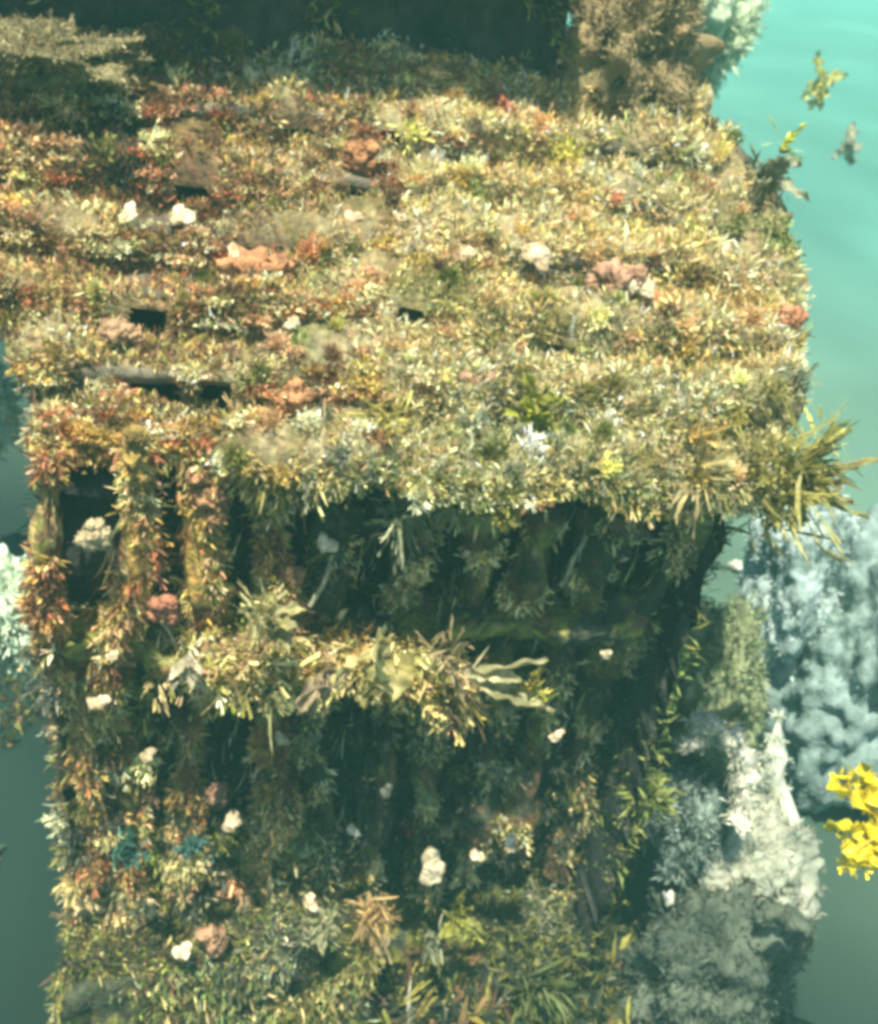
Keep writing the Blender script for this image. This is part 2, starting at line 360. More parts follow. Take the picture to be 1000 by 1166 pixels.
# hanging fringe along the lip
n = 11000; x = rng.uniform(-.0, 1.46, n); lipd = .02+.045*np.clip(x/.75, 0, 1)+.03*np.sin(x*17); z = -lipd*rng.random(n); y = -.015+rng.normal(size=n)*.012+.075*np.clip((.5-x)/.45, 0, 1)
P = np.stack([x, y, z], 1); D = np.stack([rng.normal(size=n)*.4, -.5+rng.normal(size=n)*.3, -.5+rng.normal(size=n)*.5], 1)
Ln = (.012+.032*rng.random(n)**2.5)*(1+.5*np.clip(nz(P*np.array([1, 0, 0]), 7, 3), -1, 1))*np.clip(.5+x, .5, 1); Wd = .0018+.003*rng.random(n)
C = pal_pick(P, ['dark', 'olive', 'grey', 'sand', 'green', 'olive', 'ochre'], [1, 2, 2, 2, 1, 2, 1], 5, 4, .4)
left_ = (x < .45); C[left_] = pal_pick(P[left_], ['brown', 'rust', 'ochre', 'peach', 'sand', 'olive'], [1, 1, 2, 1, 2, 2], 6, 3, .4)
tag(leaves('lip_fringe', P, D, Ln, Wd, C, .5, .5, grav=.5), 'shaggy fringe of weed hanging from the front lip of the block', 'seaweed', kind='stuff')

# growth on the ribs, ledge, footing, back wall
PP = []; DD = []; CC = []; LL = []
for k, x0 in enumerate(RX):
    n = 7500 if x0 < .5 else 3600
    z = (-.12 if x0 > .5 else .01)-1.42*rng.random(n); u = rng.uniform(-1.3, 1.3, n); P = rib_point(x0, u, z, k)
    lump = nz(P, 9, (k+2) % 8); kp = lump > (-.6 if x0 < .5 else -.05); P = P[kp]; u = u[kp]
    D = np.stack([np.sin(u)*.8, -np.cos(u), .1+0*u], 1)+rng.normal(size=P.shape)*.5
    if x0 < .5: C = pal_pick(P, ['brown', 'rust', 'ochre', 'peach', 'sand', 'olive', 'cream'], [2, 2, 2, 2, 2, 2, 1], 8, k % 8, .4)
    else: C = pal_pick(P, ['dark', 'brown', 'olive', 'grey', 'sand', 'cream'], [.6, 1.4, 1.6, 2, 3, 2.4], 8, k % 8, .4)*1.2  # paler, brightened colours lift these ribs out of the lip's shade
    PP.append(P); DD.append(D); CC.append(C); LL.append(.010+.026*rng.random(len(P))**2)
P = np.concatenate(PP); L_ = np.concatenate(LL)
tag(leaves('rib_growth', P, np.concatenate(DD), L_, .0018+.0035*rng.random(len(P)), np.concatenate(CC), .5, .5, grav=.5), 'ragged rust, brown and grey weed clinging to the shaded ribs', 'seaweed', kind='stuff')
n = 9000; x = rng.uniform(0, 1.34, n); z = rng.uniform(-1.35, -.15, n); y = yr(x)+.125+.10*np.clip((-.35-z)/.35, 0, 1)
P = np.stack([x, y, z], 1); kp = nz(P, 8, 6) > .5; P = P[kp]
D = rng.normal(size=P.shape)*.6+np.array([0, -1, 0])
tag(leaves('wall_growth', P, D, .015+.03*rng.random(len(P))**2, .002+.004*rng.random(len(P)), pal_pick(P, ['dark', 'olive', 'grey', 'brown'], [4, 3, 1, 2], 9, 2, .4), .5, .5), 'sparse dark weed on the deep wall behind the ribs', 'seaweed', kind='stuff')
def strip(n, xa, xb, yfn, za, zb_, names, wts, Lm, dirv, nm, lab, wmin=.002, wmax=.005, thr=-.4, spread=.5):
    x = rng.uniform(xa, xb, n); z = rng.uniform(za, zb_, n)+(sag(x) if nm == 'ledge_growth' else 0); y = yfn(x, n)
    P = np.stack([x, y, z], 1); kp = nz(P, 6, 7) > thr; P = P[kp]
    D = rng.normal(size=P.shape)*spread+np.array(dirv)
    tag(leaves(nm, P, D, Lm*(.4+rng.random(len(P))**1.5), wmin+(wmax-wmin)*rng.random(len(P)), pal_pick(P, names, wts, 6, 5, .5, .3), .5, .5, grav=.3), lab, 'seaweed', kind='stuff')
strip(4600, .03, .9, lambda x, n: -.05+.03*np.sin(x*13)+rng.uniform(-.02, .14, n), -.52, -.43, ['brown', 'ochre', 'peach', 'sand', 'olive', 'cream', 'sand'], [2, 1, 1, 3, 2, 2, 2], .055, (0, -.8, .3), 'ledge_growth', 'tufted brown and olive weed along the cross ledge halfway down the block', thr=.05, wmax=.012)
strip(10000, .0, .76, lambda x, n: -.06+rng.uniform(-.02, .3, n), -1.44, -1.38, ['dark', 'olive', 'brown', 'sand', 'green', 'dark', 'grey'], [3, 3, 2, 1, 2, 3, 1], .035, (0, -.5, .6), 'footing_growth', 'olive and sandy weed over the footing at the bottom of the block', thr=-.7)
strip(9000, -.02, .76, lambda x, n: -.07+rng.uniform(-.01, .01, n), -1.85, -1.40, ['olive', 'brown', 'sand', 'green', 'dark', 'grey'], [3, 2, 2, 2, 3, 1], .035, (0, -.9, .2), 'footing_face_growth', 'weed on the front face of the footing', thr=-.8)
# ragged mounds all over the lower face, pale flecks among them
n = 620; x = rng.uniform(.0, 1.36, n); z = -.18-1.25*rng.random(n)**.75; rec = .10*np.clip((-.35-z)/.35, 0, 1)
Pc = np.stack([x, yr(x)+rec+rng.uniform(.0, .09, n), z], 1); kp = nz(Pc, 4.5, 1) > -.35-.25*(z < -1.0)+.3*(z > -.45); dr = np.abs(x[:, None]-np.array(RX)[None]).min(1); kp &= ~(z > -.43) & ~((z > -1.0) & (dr > .045) & (rng.random(n) < .65)); Pc = Pc[kp]
bottom = np.clip((-1.0-Pc[:, 2])/.3, 0, 1)*np.clip((.85-Pc[:, 0])/.4, 0, 1)
Cc_ = pal_pick(Pc, ['dark', 'olive', 'brown', 'dark', 'grey', 'rust', 'sand', 'cream'], [4, 3, 3, 3, 1.5, .7, .8, .4], 7, 1, .7)
Cb_ = pal_pick(Pc, ['olive', 'sand', 'peach', 'grey', 'cream', 'green', 'dark'], [2, 2, 1, 2, 1, 1, 2], 7, 2, .7)
Cc_ = np.where((rng.random(len(Pc)) < bottom*.8)[:, None], Cb_, Cc_)
m = rng.integers(50, 130, len(Pc)); I = np.repeat(np.arange(len(Pc)), m); o = rng.normal(size=(len(I), 3))*.5
P = Pc[I]+o*(.010+.022*rng.random(len(Pc)))[I][:, None]; P[:, 1] -= .03*bottom[I]
Cc_[(Pc[:, 0] > .6) & (rng.random(len(Pc)) < .7)] = PN['dark']  # most right-hand mounds set dark, shade painted into the weed colour
D = o*.8+np.array([0, -.8, -.05]); C = Cc_[I]*np.exp(rng.normal(size=(len(I), 1))*.3)
fl = rng.random(len(I)) < .03; C[fl] = PN['cream']
tag(leaves('face_growth', P, D, .012+.028*rng.random(len(P))**1.6, .0018+.0035*rng.random(len(P)), C, .65, .55, grav=.4), 'dark mottled weed with pale flecks over the shaded lower face of the block', 'seaweed', kind='stuff')
n = 9000; x = rng.uniform(.6, 1.36, n); P = np.stack([x, .0+rng.uniform(-.02, .35, n), -1.56+rng.normal(size=n)*.01], 1); kp = nz(P, 6, 2) > -.4; P = P[kp]
tag(leaves('low_growth', P, rng.normal(size=P.shape)*.5+np.array([0, -.5, .6]), .015+.04*rng.random(len(P))**2, .002+.004*rng.random(len(P)), pal_pick(P, ['dark', 'olive', 'dark', 'green', 'grey'], [3, 3, 3, 1, 1], 6, 2, .5), .6, .5),
    'dim low weed on the lower step of the footing at the right', 'seaweed', kind='stuff')
n = 900; x = rng.uniform(.1, 1.36, n); z = rng.uniform(-1.2, -.1, n); P = np.stack([x, yr(x)-.01+rng.uniform(-.02, .1, n)+.08*np.clip((-.35-z)/.35, 0, 1), z], 1)
tag(leaves('hanging_threads', P, rng.normal(size=P.shape)*.12+np.array([-.1, -.15, -1]), .03+.09*rng.random(n)**2, .0012+.0018*rng.random(n), pal_pick(P, ['grey', 'sand', 'olive', 'dark', 'cream', 'brown'], [3, 2, 2, 2, 1, 2], 6, 3, .8), .15, .25), 'fine threads of weed hanging down the shaded ribs', 'seaweed', kind='stuff')
# left and right flanks
def flank(xs, n, names, nm, lab, sgn):
    y = rng.uniform(.0, .35, n); z = rng.uniform(-1.6, -.0, n); P = np.stack([np.full(n, xs)+rng.normal(size=n)*.008, y+.03, z], 1)
    D = rng.normal(size=P.shape)*.5+np.array([sgn*.8, -.4, .1])
    tag(leaves(nm, P, D, .02+.035*rng.random(n)**2, .002+.004*rng.random(n), pal_pick(P, names, [1]*len(names), 5, 3, .4), .5, .5), lab, 'seaweed', kind='stuff')
flank(.025, 3500, ['dark', 'olive', 'brown', 'grey', 'dark'], 'left_flank_growth', 'dark weed on the left side of the reef block', -1)
flank(1.40, 2600, ['dark', 'olive', 'dark', 'green'], 'right_flank_growth', 'dark weed on the right side of the reef block', 1)

# ------------------------------------------------------------------ UPPER BLOCK (its overhang keeps the band at the top in shade)
ub = empty('upper_reef_block', (.4, 1.2, .5))
tag(ub, 'second concrete reef block resting behind the top step, its dark underside overhanging', 'reef block')
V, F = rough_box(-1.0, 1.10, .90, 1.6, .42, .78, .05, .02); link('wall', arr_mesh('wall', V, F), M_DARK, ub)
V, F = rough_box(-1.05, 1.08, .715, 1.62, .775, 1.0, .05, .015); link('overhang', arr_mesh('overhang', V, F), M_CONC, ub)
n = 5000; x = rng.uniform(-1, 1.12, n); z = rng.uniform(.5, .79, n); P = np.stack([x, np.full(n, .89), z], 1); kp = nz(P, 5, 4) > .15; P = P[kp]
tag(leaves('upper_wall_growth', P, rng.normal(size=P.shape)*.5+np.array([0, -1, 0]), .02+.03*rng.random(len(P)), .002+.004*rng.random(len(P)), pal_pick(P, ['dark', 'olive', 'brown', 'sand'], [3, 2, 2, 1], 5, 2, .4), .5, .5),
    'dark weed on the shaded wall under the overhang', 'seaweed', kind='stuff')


# ------------------------------------------------------------------ builders for single things
def onrib(px, py, off=0.0):
    Y = .1
    for _ in range(4): p = atY(px, py, Y); Y = float(yr(p.x))+off
    if 680 < py < 830 and 150 < px < 625: Y = min(Y, -.12)
    return atY(px, py, Y)
def colv(V, c, var=.25, sc_=30, c2=None, ch=0):
    V = np.asarray(V); k = .5+.5*np.clip(nz(V, sc_, ch), -1, 1)
    c = np.array(c); c2 = np.array(c2) if c2 is not None else c*.55
    return (c[None]*(1-k[:, None])+c2[None]*k[:, None])*(1+var*nz(V, sc_*2.3, ch+1)[:, None]*.4)
def ribbon(p, d, L, W, ruf=.25, droop=.4, taper='blade', curl=0.0, nseg=14, nw=6, lobes=0, ph=None):
    """a broad wavy seaweed blade with its own midrib and ruffled, notched margin"""
    p = np.array(p, float); d = unit(np.array(d, float)); ph = random.uniform(0, 6) if ph is None else ph
    side = unit(np.cross(d, np.array([0.2, -.3, 1.0])+rng.normal(size=3)*.35)); V = []
    pos = p.copy(); dd = d.copy()
    for i in range(nseg+1):
        v = i/nseg
        if taper == 'blade': wdt = math.sin(math.pi*min(1, .06+v*.97))**.55*(1-.25*v)
        elif taper == 'fan': wdt = .15+v**.8*(1 if v < .9 else 1-(v-.9)*5)
        else: wdt = .8*(1-v)**.5+.08
        if lobes: wdt *= 1+.38*math.sin(v*lobes*6.28+ph)
        nn = np.cross(side, dd)
        for j in range(nw+1):
            u = (j/nw)*2-1
            r = ruf*W*(abs(u)**1.5)*math.sin(v*17+ph+u*2.2)+ruf*.5*W*math.sin(v*9+u*4+ph*2)
            edge = 1+.16*math.sin(v*31+ph*3+(3 if u > 0 else 0))*abs(u)
            V.append(pos+side*(u*W*wdt*edge)+nn*(r-.35*W*(1-u*u)*.6))
        pos = pos+dd*(L/nseg)
        dd = unit(dd+np.array([0, 0, -droop/nseg])+nn*(curl/nseg)+side*(.5*math.sin(v*5+ph)/nseg)); side = unit(side-dd*(side@dd))
        side = unit(side+nn*(.5*math.sin(ph*2)/nseg))
    F = [[i*(nw+1)+j, i*(nw+1)+j+1, (i+1)*(nw+1)+j+1, (i+1)*(nw+1)+j] for i in range(nseg) for j in range(nw)]
    return np.array(V), np.array(F)
def tubev(pts, rad, n=7):
    pts = [np.array(p, float) for p in pts]; V = []; F = []
    for i, p in enumerate(pts):
        t = unit(pts[min(i+1, len(pts)-1)]-pts[max(i-1, 0)]); a = unit(np.cross(t, [.3, .9, .2])); b = np.cross(t, a)
        r = rad[i] if hasattr(rad, '__len__') else rad
        for k in range(n): V.append(p+(a*math.cos(6.283*k/n)+b*math.sin(6.283*k/n))*r)
    for i in range(len(pts)-1):
        for k in range(n): F.append([i*n+k, i*n+(k+1) % n, (i+1)*n+(k+1) % n, (i+1)*n+k])
    return np.array(V), np.array(F)
def curve_pts(p, d, L, n=8, wob=.3, droop=0.0):
    p = np.array(p, float); d = unit(np.array(d, float)); out = [p]
    for i in range(n):
        d = unit(d+rng.normal(size=3)*wob/n*2+np.array([0, 0, -droop/n])); p = p+d*L/n; out.append(p)
    return out
def lump(c, r, seed, sub=3, amp=.3, sc_=2.2, fine=.08):
    V, F = ICO[sub]; c = np.array(c); r = np.array(r, float)*np.ones(3)
    k = 1+amp*nz(V+seed*3.1, sc_, seed % 8)+fine*nz(V+seed, sc_*4, (seed+3) % 8)
    return c+V*r*k[:, None], F
DIRF = np.array([0, -1, .1])
def weed_clump(name, label, cat, p, fronds, c, c2=None, hold=.012, group=None, strap=0, sl=.05, sw=.003):
    """fronds: (direction, length, half width, ruffle, droop, taper, lobes)"""
    root = empty(name, p); tag(root, label, cat, group)
    V, F = lump(p, (hold, hold, hold*.8), int(abs(p[0])*100) % 7, 2, .3)
    link('holdfast', arr_mesh('holdfast', V, F, colv(V, np.array(c)*.5)), M_FROND, root)
    for (d, L, W, ru, dr, tp, lo) in fronds:
        V, F = ribbon(np.array(p)+rng.normal(size=3)*hold*.4, d, L, W, ru, dr, tp, 0, 16, 6, lo)
        cc = np.array(c)*random.uniform(.75, 1.2)
        link('frond', arr_mesh('frond', V, F, colv(V, cc, .3, 26, c2, 2)), M_FROND, root)
    if strap:
        P = np.array(p)[None]+rng.normal(size=(strap, 3))*hold*1.3
        leaves('side_shoots', P, rng.normal(size=(strap, 3))*.8+np.array([0, -.6, .3]), sl*(.4+rng.random(strap)), sw*(.6+rng.random(strap)),
               np.array(c)[None]*np.exp(rng.normal(size=(strap, 1))*.3), .5, .5, parent=root, mat_=M_FROND)['kind'] = 'stuff'
    return root
def rnd_fronds(n, base, spread, L, W, ru=.3, dr=.4, tp='blade', lo=0):
    return [(np.array(base)+rng.normal(size=3)*spread, L*random.uniform(.6, 1.25), W*random.uniform(.7, 1.25), ru, dr, tp, lo) for _ in range(n)]
def shell(label, p, r, seed=1, flat=.45, tone=(.78, .73, .6), tilt=None, kind='shell'):
    """ribbed fan shell with a scalloped edge and an umbo; irregular, a few small encrusting bumps"""
    V = []; na, nr = 26, 7
    for i in range(nr+1):
        q = i/nr
        for j in range(na):
            a = 6.283*j/na; rr = q*(1+.07*math.sin(a*9+seed)+.22*math.sin(a*2+seed*2)+.14*math.sin(a*3+seed)+.08*math.sin(a*5+seed*3))
            V.append((rr*math.cos(a)*(1+.25*math.sin(seed*1.7)), rr*math.sin(a), flat*(1-q**2.2)+.03*math.sin(a*13)*q))
    top = len(V)
    F = [[i*na+j, i*na+(j+1) % na, (i+1)*na+(j+1) % na, (i+1)*na+j] for i in range(nr) for j in range(na)]
    V = np.array(V)
    V = V+.07*np.stack([nz(V+seed, 2.4, 1), nz(V+seed, 2.4, 2), nz(V+seed, 3, 3)], 1)
    back = V.copy(); back[:, 2] = -.05+back[:, 2]*.35
    V2 = np.concatenate([V, back]); F = np.array(F); F2 = np.concatenate([F, F[:, ::-1]+top])
    rim = [[nr*na+j, nr*na+(j+1) % na, top+nr*na+(j+1) % na, top+nr*na+j] for j in range(na)]
    F2 = np.concatenate([F2, np.array(rim)])
    n_ = unit(np.array(tilt if tilt is not None else (-.1, -.8, .6))+rng.normal(size=3)*.15)
    a = unit(np.cross(n_, rng.normal(size=3))); b = np.cross(n_, a)
    Wd_ = np.array(p)+r*(V2[:, :1]*a+V2[:, 1:2]*b+V2[:, 2:]*n_)
    o = link(kind, arr_mesh(kind, Wd_, F2, colv(Wd_, tone, .35, 60, np.array(tone)*np.array([.55, .48, .35]), seed % 6)), M_SPONGE)
    tag(o, label, 'shell', 'pale shells stuck to the block'); return o
def sponge(label, p, r, c, seed=1, c2=None, n=5, name='sponge', cat='sponge', group=None, stretch=(1, 1, 1)):
    parts = []
    for k in range(n):
        o = rng.normal(size=3).clip(-1.2, 1.2)*np.array(stretch)*r*(.45 if k else 0)
        o[1] = -abs(o[1])*.3
        parts.append(lump(np.array(p)+o, r*(random.uniform(.2, .45) if k else .6), seed+k, 3, .35, 2.6, .2))
    V, F = join(parts); o = link(name, arr_mesh(name, V, F, colv(V, c, .3, 35, c2, seed % 6)), M_SPONGE)
    tag(o, label, cat, group); return o

# ------------------------------------------------------------------ pale shells (each where the photo shows a white spot)
SH = [  # px, py, radius px, surface, label
 (392, 130, 19, 's', 'broad white shell at the back of the steps, under the dark overhang, left of centre'),
 (500, 129, 15, 's', 'cream shell immediately left of the long pale one on the topmost step'),
 (540, 128, 18, 's', 'long cream shell touching the left side of the brick-red sponge'),
 (606, 124, 11, 's', 'small white shell touching the right side of the brick-red sponge'),
 (214, 178, 9, 's', 'small white shell by a dark blue pocket in the upper left of the steps'),
 (146, 243, 14, 's', 'white shell, left one of the pair on the third step from the top'),
 (206, 245, 19, 's', 'square-looking white shell, right one of the pair on the third step from the top'),
 (267, 286, 9, 's', 'small peach-white shell just below the right-hand white shell of the pair'),
 (402, 246, 11, 's', 'yellowish white shell on the steps left of the tall dark slot'),
 (455, 248, 17, 's', 'pinkish cream shell under the tall dark slot of the steps'),
 (523, 293, 20, 's', 'large smooth pale pink shell in the middle of the sunlit steps'),
 (612, 290, 18, 's', 'yellow-white shell right of the large pink shell on the steps'),
 (728, 322, 20, 's', 'flat cream shell on the right part of the steps beside peach growth'),
 (333, 368, 11, 's', 'pale yellow shell standing up in the turf between two dark pockets'),
 (372, 619, 13, 'f', 'brightest white ragged shell, alone in front of a dark groove under the lip'),
 (388, 542, 13, 'f', 'creamy shell hanging at the lip above the bright white ragged one'),
 (128, 747, 9, 'f', 'bluish white oval shell on the far left of the lower ribs'),
 (112, 800, 14, 'f', 'long dull grey-green shell under the bluish oval one at the left edge'),
 (168, 860, 9, 'f', 'small white bow-shaped shell in the dark lower left of the ribs'),
 (321, 842, 9, 'f', 'round white shell dangling below the leafy middle-left clump'),
 (634, 838, 10, 'f', 'round pale shell right of the hanging angular weed'),
 (264, 936, 14, 'f', 'pale sage shell in the lower left, beside blue-green tufts'),
 (492, 988, 19, 'f', 'large white ragged shell above the yellow-green clump at the bottom'),
 (543, 974, 9, 'f', 'small round white shell right of the large ragged white one'),
 (582, 960, 11, 'f', 'dim pinkish grey shell, rightmost of the row of three low on the ribs'),
 (402, 946, 8, 'f', 'small cream shell low on the ribs, left of the three in a row'),
 (208, 1083, 11, 'f', 'peach-white shell on the lower left footing'),
 (354, 1028, 11, 'f', 'cream shell low in the middle, above the footing weed'),
 (690, 745, 8, 'f', 'faint grey shell in the deep shade at the right of the ribs'),
 (440, 900, 8, 'f', 'tiny cream shell under the broad pale frond'),
]
for i, (px, py, rp, sf, lab) in enumerate(SH):
    if sf == 's': p = atSlope(px, py, .028) if py > 135 else atY(px, py, .80); tl = (-.05, -.75, .75)
    else: p = onrib(px, py, -.055 if py < 950 else -.10); tl = (-.2, -.8, .5)
    dist = (np.array(p)-CP)@FW
    shell(lab, p, rp*dist/F_PX*.85, i+1, random.uniform(.15, .4), random.choice([(.66, .58, .38), (.70, .64, .50), (.62, .50, .32)]), tl)

# ------------------------------------------------------------------ sponges
SP = [
 (577, 125, 16, 's', (.50, .10, .04), 'brick-red sponge lump on the topmost step between two pale shells', (1, .5, .8)),
 (292, 305, 24, 's', (.62, .26, .10), 'orange-pink sponge crust stretched along a step in the upper left', (1.8, .5, .4)),
 (410, 180, 17, 's', (.50, .19, .06), 'orange sponge right beside the tall dark slot', (1, .6, 1)),
 (902, 362, 16, 's', (.72, .27, .12), 'bright coral-orange sponge on the right-hand edge of the steps', (1, .6, .7)),
 (540, 443, 20, 's', (.62, .32, .2), 'salmon pink sponge above the lip in the centre', (1, .6, 1)),
 (338, 452, 20, 's', (.62, .27, .1), 'orange sponge patch above the lip on the left', (1, .5, 1.1)),
 (135, 378, 18, 's', (.62, .36, .18), 'peach sponge under the left dark pockets', (1.5, .5, .5)),
 (700, 318, 22, 's', (.58, .30, .17), 'dusty pink sponge crust on the right part of the steps', (1.6, .5, .5)),
 (155, 520, 17, 'f', (.50, .33, .06), 'smooth ochre finger-shaped sponge hanging under the lip at left', (.5, .5, 2.4)),
 (238, 566, 21, 'f', (.52, .24, .10), 'long rusty orange sponge on the second rib under the lip', (.8, .5, 2.0)),
 (186, 690, 15, 'f', (.52, .17, .09), 'red-orange sponge on the ledge at the left', (.8, .5, 1.2)),
 (107, 610, 17, 'f', (.66, .52, .28), 'knobbly cream sponge at the far left below the lip', (.9, .5, 1.2)),
 (335, 655, 12, 'f', (.40, .20, .08), 'small brown curled sponge above the ledge', (.9, .5, 1)),
 (245, 1070, 17, 'f', (.50, .26, .14), 'salmon sponge low on the left, just above the footing', (1, .5, 1.1)),
 (246, 905, 14, 'f', (.22, .09, .05), 'dim brown-red sponge on a lower rib at left', (.7, .5, 1.4)),
]
for i, (px, py, rp, sf, c, lab, st) in enumerate(SP):
    c = tuple(.72*np.array(c)+.28*np.array((.26, .22, .12)))
    p = (atSlope(px, py, .014) if py > 135 else atY(px, py, .80)) if sf == 's' else onrib(px, py, -.03 if py < 950 else -.08)
    dist = (np.array(p)-CP)@FW
    sponge(lab, p, rp*1.3*dist/F_PX, c, i+3, np.array(c)*.5, 17, group='coloured sponges on the block', stretch=st)

# ------------------------------------------------------------------ named weed clumps
OL, YG, PAL_O, BR, OC = (.26, .25, .06), (.40, .42, .05), (.60, .55, .24), (.22, .13, .05), (.46, .32, .09)
f_ = rnd_fronds
weed_clump('kelp_clump', 'broad pale olive kelp frond with ragged drooping tips at the centre of the ledge', 'kelp', onrib(440, 742, -.10),
   [((-.15, -.6, .75), .115, .055, .2, 1.0, 'blade', 0), ((.15, -.8, .1), .11, .052, .35, 1.6, 'blade', 0), ((-.9, -.4, .0), .13, .020, .4, .7, 'blade', 2),
    ((-.7, -.5, -.5), .10, .014, .4, .9, 'blade', 3), ((.1, -.5, -.9), .12, .014, .5, .5, 'strap', 3), ((.3, -.4, -.8), .11, .012, .5, .5, 'strap', 3), ((-.3, -.5, -.8), .12, .015, .5, .4, 'blade', 3)], PAL_O, (.30, .26, .08), strap=25, sl=.04)
weed_clump('kelp_clump', 'ragged brownish fronds hanging directly left of the broad pale kelp frond', 'kelp', onrib(375, 765, -.09),
   f_(6, (-.1, -.5, -.7), .35, .09, .014, .5, .4, 'blade', 2), (.34, .26, .14), strap=30, sl=.04)
weed_clump('kelp_clump', 'forked brown weed dangling a thin stalk between the two large central fronds', 'kelp', onrib(510, 745, -.08),
   [((.35, -.3, -.85), .15, .007, .4, .2, 'strap', 2), ((.2, -.3, -.9), .12, .009, .4, .2, 'strap', 2), ((-.2, -.4, .8), .06, .012, .4, .2, 'blade', 2), ((.1, -.4, -.8), .09, .01, .4, .2, 'blade', 2)], (.32, .25, .12), strap=50, sl=.045)
weed_clump('kelp_clump', 'angular folded olive frond with a pale edge, opening to the right on the ledge', 'kelp', onrib(533, 765, -.07),
   [((.85, -.3, .45), .17, .018, .25, -.1, 'blade', 0), ((.95, -.3, -.22), .19, .032, .2, .2, 'blade', 0), ((.9, -.4, .15), .12, .02, .3, .0, 'blade', 0)], (.46, .42, .22), (.2, .2, .08), strap=8)
weed_clump('kelp_clump', 'yellow-green upright weed at the open end of the angular frond', 'kelp', onrib(603, 790, -.08),
   f_(5, (.05, -.3, .9), .25, .07, .011, .4, .2, 'blade', 2)+[((.9, -.3, .1), .05, .008, .4, -.5, 'strap', 0)], (.42, .42, .07), (.45, .28, .08), strap=25, sl=.035)
weed_clump('kelp_clump', 'bushy sunlit olive-cream weed on the ledge, left of centre', 'kelp', onrib(305, 700, -.07),
   f_(12, (.2, -.6, .2), .6, .075, .014, .5, .5, 'blade', 2), (.44, .40, .17), (.22, .2, .07), strap=90, sl=.04)
weed_clump('kelp_clump', 'spray of short pale leaf tips pointing down under the red-orange sponge', 'kelp', onrib(215, 752, -.06),
   f_(15, (.1, -.4, -.6), .55, .055, .010, .2, .4, 'blade', 0), (.60, .52, .34), (.4, .36, .22), strap=20)
weed_clump('kelp_clump', 'drooping olive leaves on the ledge between the pale leaf spray and the brownish fronds', 'kelp', onrib(312, 790, -.06),
   f_(7, (.1, -.5, -.5), .4, .06, .014, .4, .5, 'blade', 0), (.25, .24, .09), strap=20)
weed_clump('kelp_clump', 'upright green-yellow fronds growing just above the lip right of centre', 'kelp', atSlope(605, 470, .03),
   f_(9, (.1, -.4, .8), .35, .09, .016, .4, .5, 'blade', 2)+f_(5, (.4, -.7, -.2), .35, .06, .018, .4, .6, 'blade', 0), YG, (.25, .24, .05), strap=40, sl=.05)
weed_clump('kelp_clump', 'yellow tangle of fine weed on the lip at the left of centre', 'kelp', atSlope(440, 478, .04),
   f_(6, (0, -.6, .5), .5, .05, .008, .5, .4, 'strap', 0), (.50, .44, .12), strap=120, sl=.045, sw=.0022)
weed_clump('kelp_clump', 'ochre bladder-like frond with one pale curved blade on the lip at right', 'kelp', atSlope(793, 497, .05),
   [((-.1, -.6, .4), .06, .030, .15, .3, 'blade', 0), ((.45, -.3, .85), .085, .007, .2, -.3, 'strap', 0), ((.1, -.7, .1), .05, .028, .15, .6, 'blade', 0)], OC, (.30, .24, .07), strap=30)
big = atY(885, 548, .02)
weed_clump('kelp_bush', 'large olive kelp bush jutting out past the right-hand end of the lip', 'kelp', big,
   f_(13, (.55, -.25, .75), .28, .17, .012, .35, .3, 'strap', 0)+f_(9, (.95, -.3, .05), .22, .16, .015, .4, .1, 'blade', 2)+
   f_(7, (-.9, -.4, .12), .3, .14, .011, .4, .2, 'blade', 2)+f_(9, (.4, -.5, -.25), .4, .09, .014, .45, .3, 'blade', 2)+
   [((.55, -.2, .85), .20, .010, .3, -.2, 'strap', 0), ((.97, -.1, .28), .26, .013, .25, .15, 'blade', 0)], (.30, .27, .07), (.16, .14, .045), hold=.03, strap=320, sl=.09, sw=.0035)
weed_clump('kelp_clump', 'yellowish frond tip reaching up and right above the large olive kelp bush', 'kelp', atY(935, 505, .02),
   [((.4, -.2, .85), .085, .009, .3, -.1, 'strap', 0), ((.7, -.2, .6), .07, .010, .3, 0, 'blade', 0), ((.1, -.2, .9), .06, .009, .3, 0, 'blade', 0)], (.48, .46, .12), strap=20)
weed_clump('kelp_clump', 'tangled brown and olive stems on the lip just left of the large bush', 'kelp', atY(800, 540, -.02),
   f_(10, (-.2, -.5, .1), .7, .12, .008, .4, .3, 'strap', 0), (.36, .30, .12), (.18, .14, .06), strap=110, sl=.06)
weed_clump('kelp_clump', 'bright yellow sprig standing on the topmost step against the dark overhang', 'kelp', atSlope(640, 178, .03),
   [((.25, -.3, .9), .13, .009, .3, -.1, 'strap', 3), ((-.5, -.3, .7), .07, .008, .3, 0, 'strap', 2), ((.7, -.3, .5), .06, .008, .3, 0, 'strap', 0)]+f_(5, (0, -.4, .8), .4, .05, .009, .3, .2), (.62, .56, .10), (.45, .4, .08), strap=50, sl=.04)
weed_clump('kelp_clump', 'grey-green curled fronds on the dark notched corner at the right of the top steps', 'kelp', atY(868, 200, .62),
   f_(9, (.6, -.4, .4), .4, .10, .022, .4, .4, 'blade', 0), (.16, .17, .09), (.30, .30, .17), strap=40)
weed_clump('kelp_clump', 'small bright yellow tip above the dark notched corner', 'kelp', atY(893, 170, .62),
   [((.35, -.2, .9), .075, .010, .3, 0, 'blade', 2), ((.0, -.2, .9), .05, .008, .3, 0, 'blade', 0)], (.72, .74, .10), strap=6)
weed_clump('kelp_clump', 'broad yellow-green clump at the bottom, right of the large white shell', 'kelp', onrib(522, 1045, -.10),
   f_(9, (.2, -.5, .5), .5, .08, .018, .35, .5, 'blade', 0), (.36, .36, .06), (.2, .2, .05), strap=25)
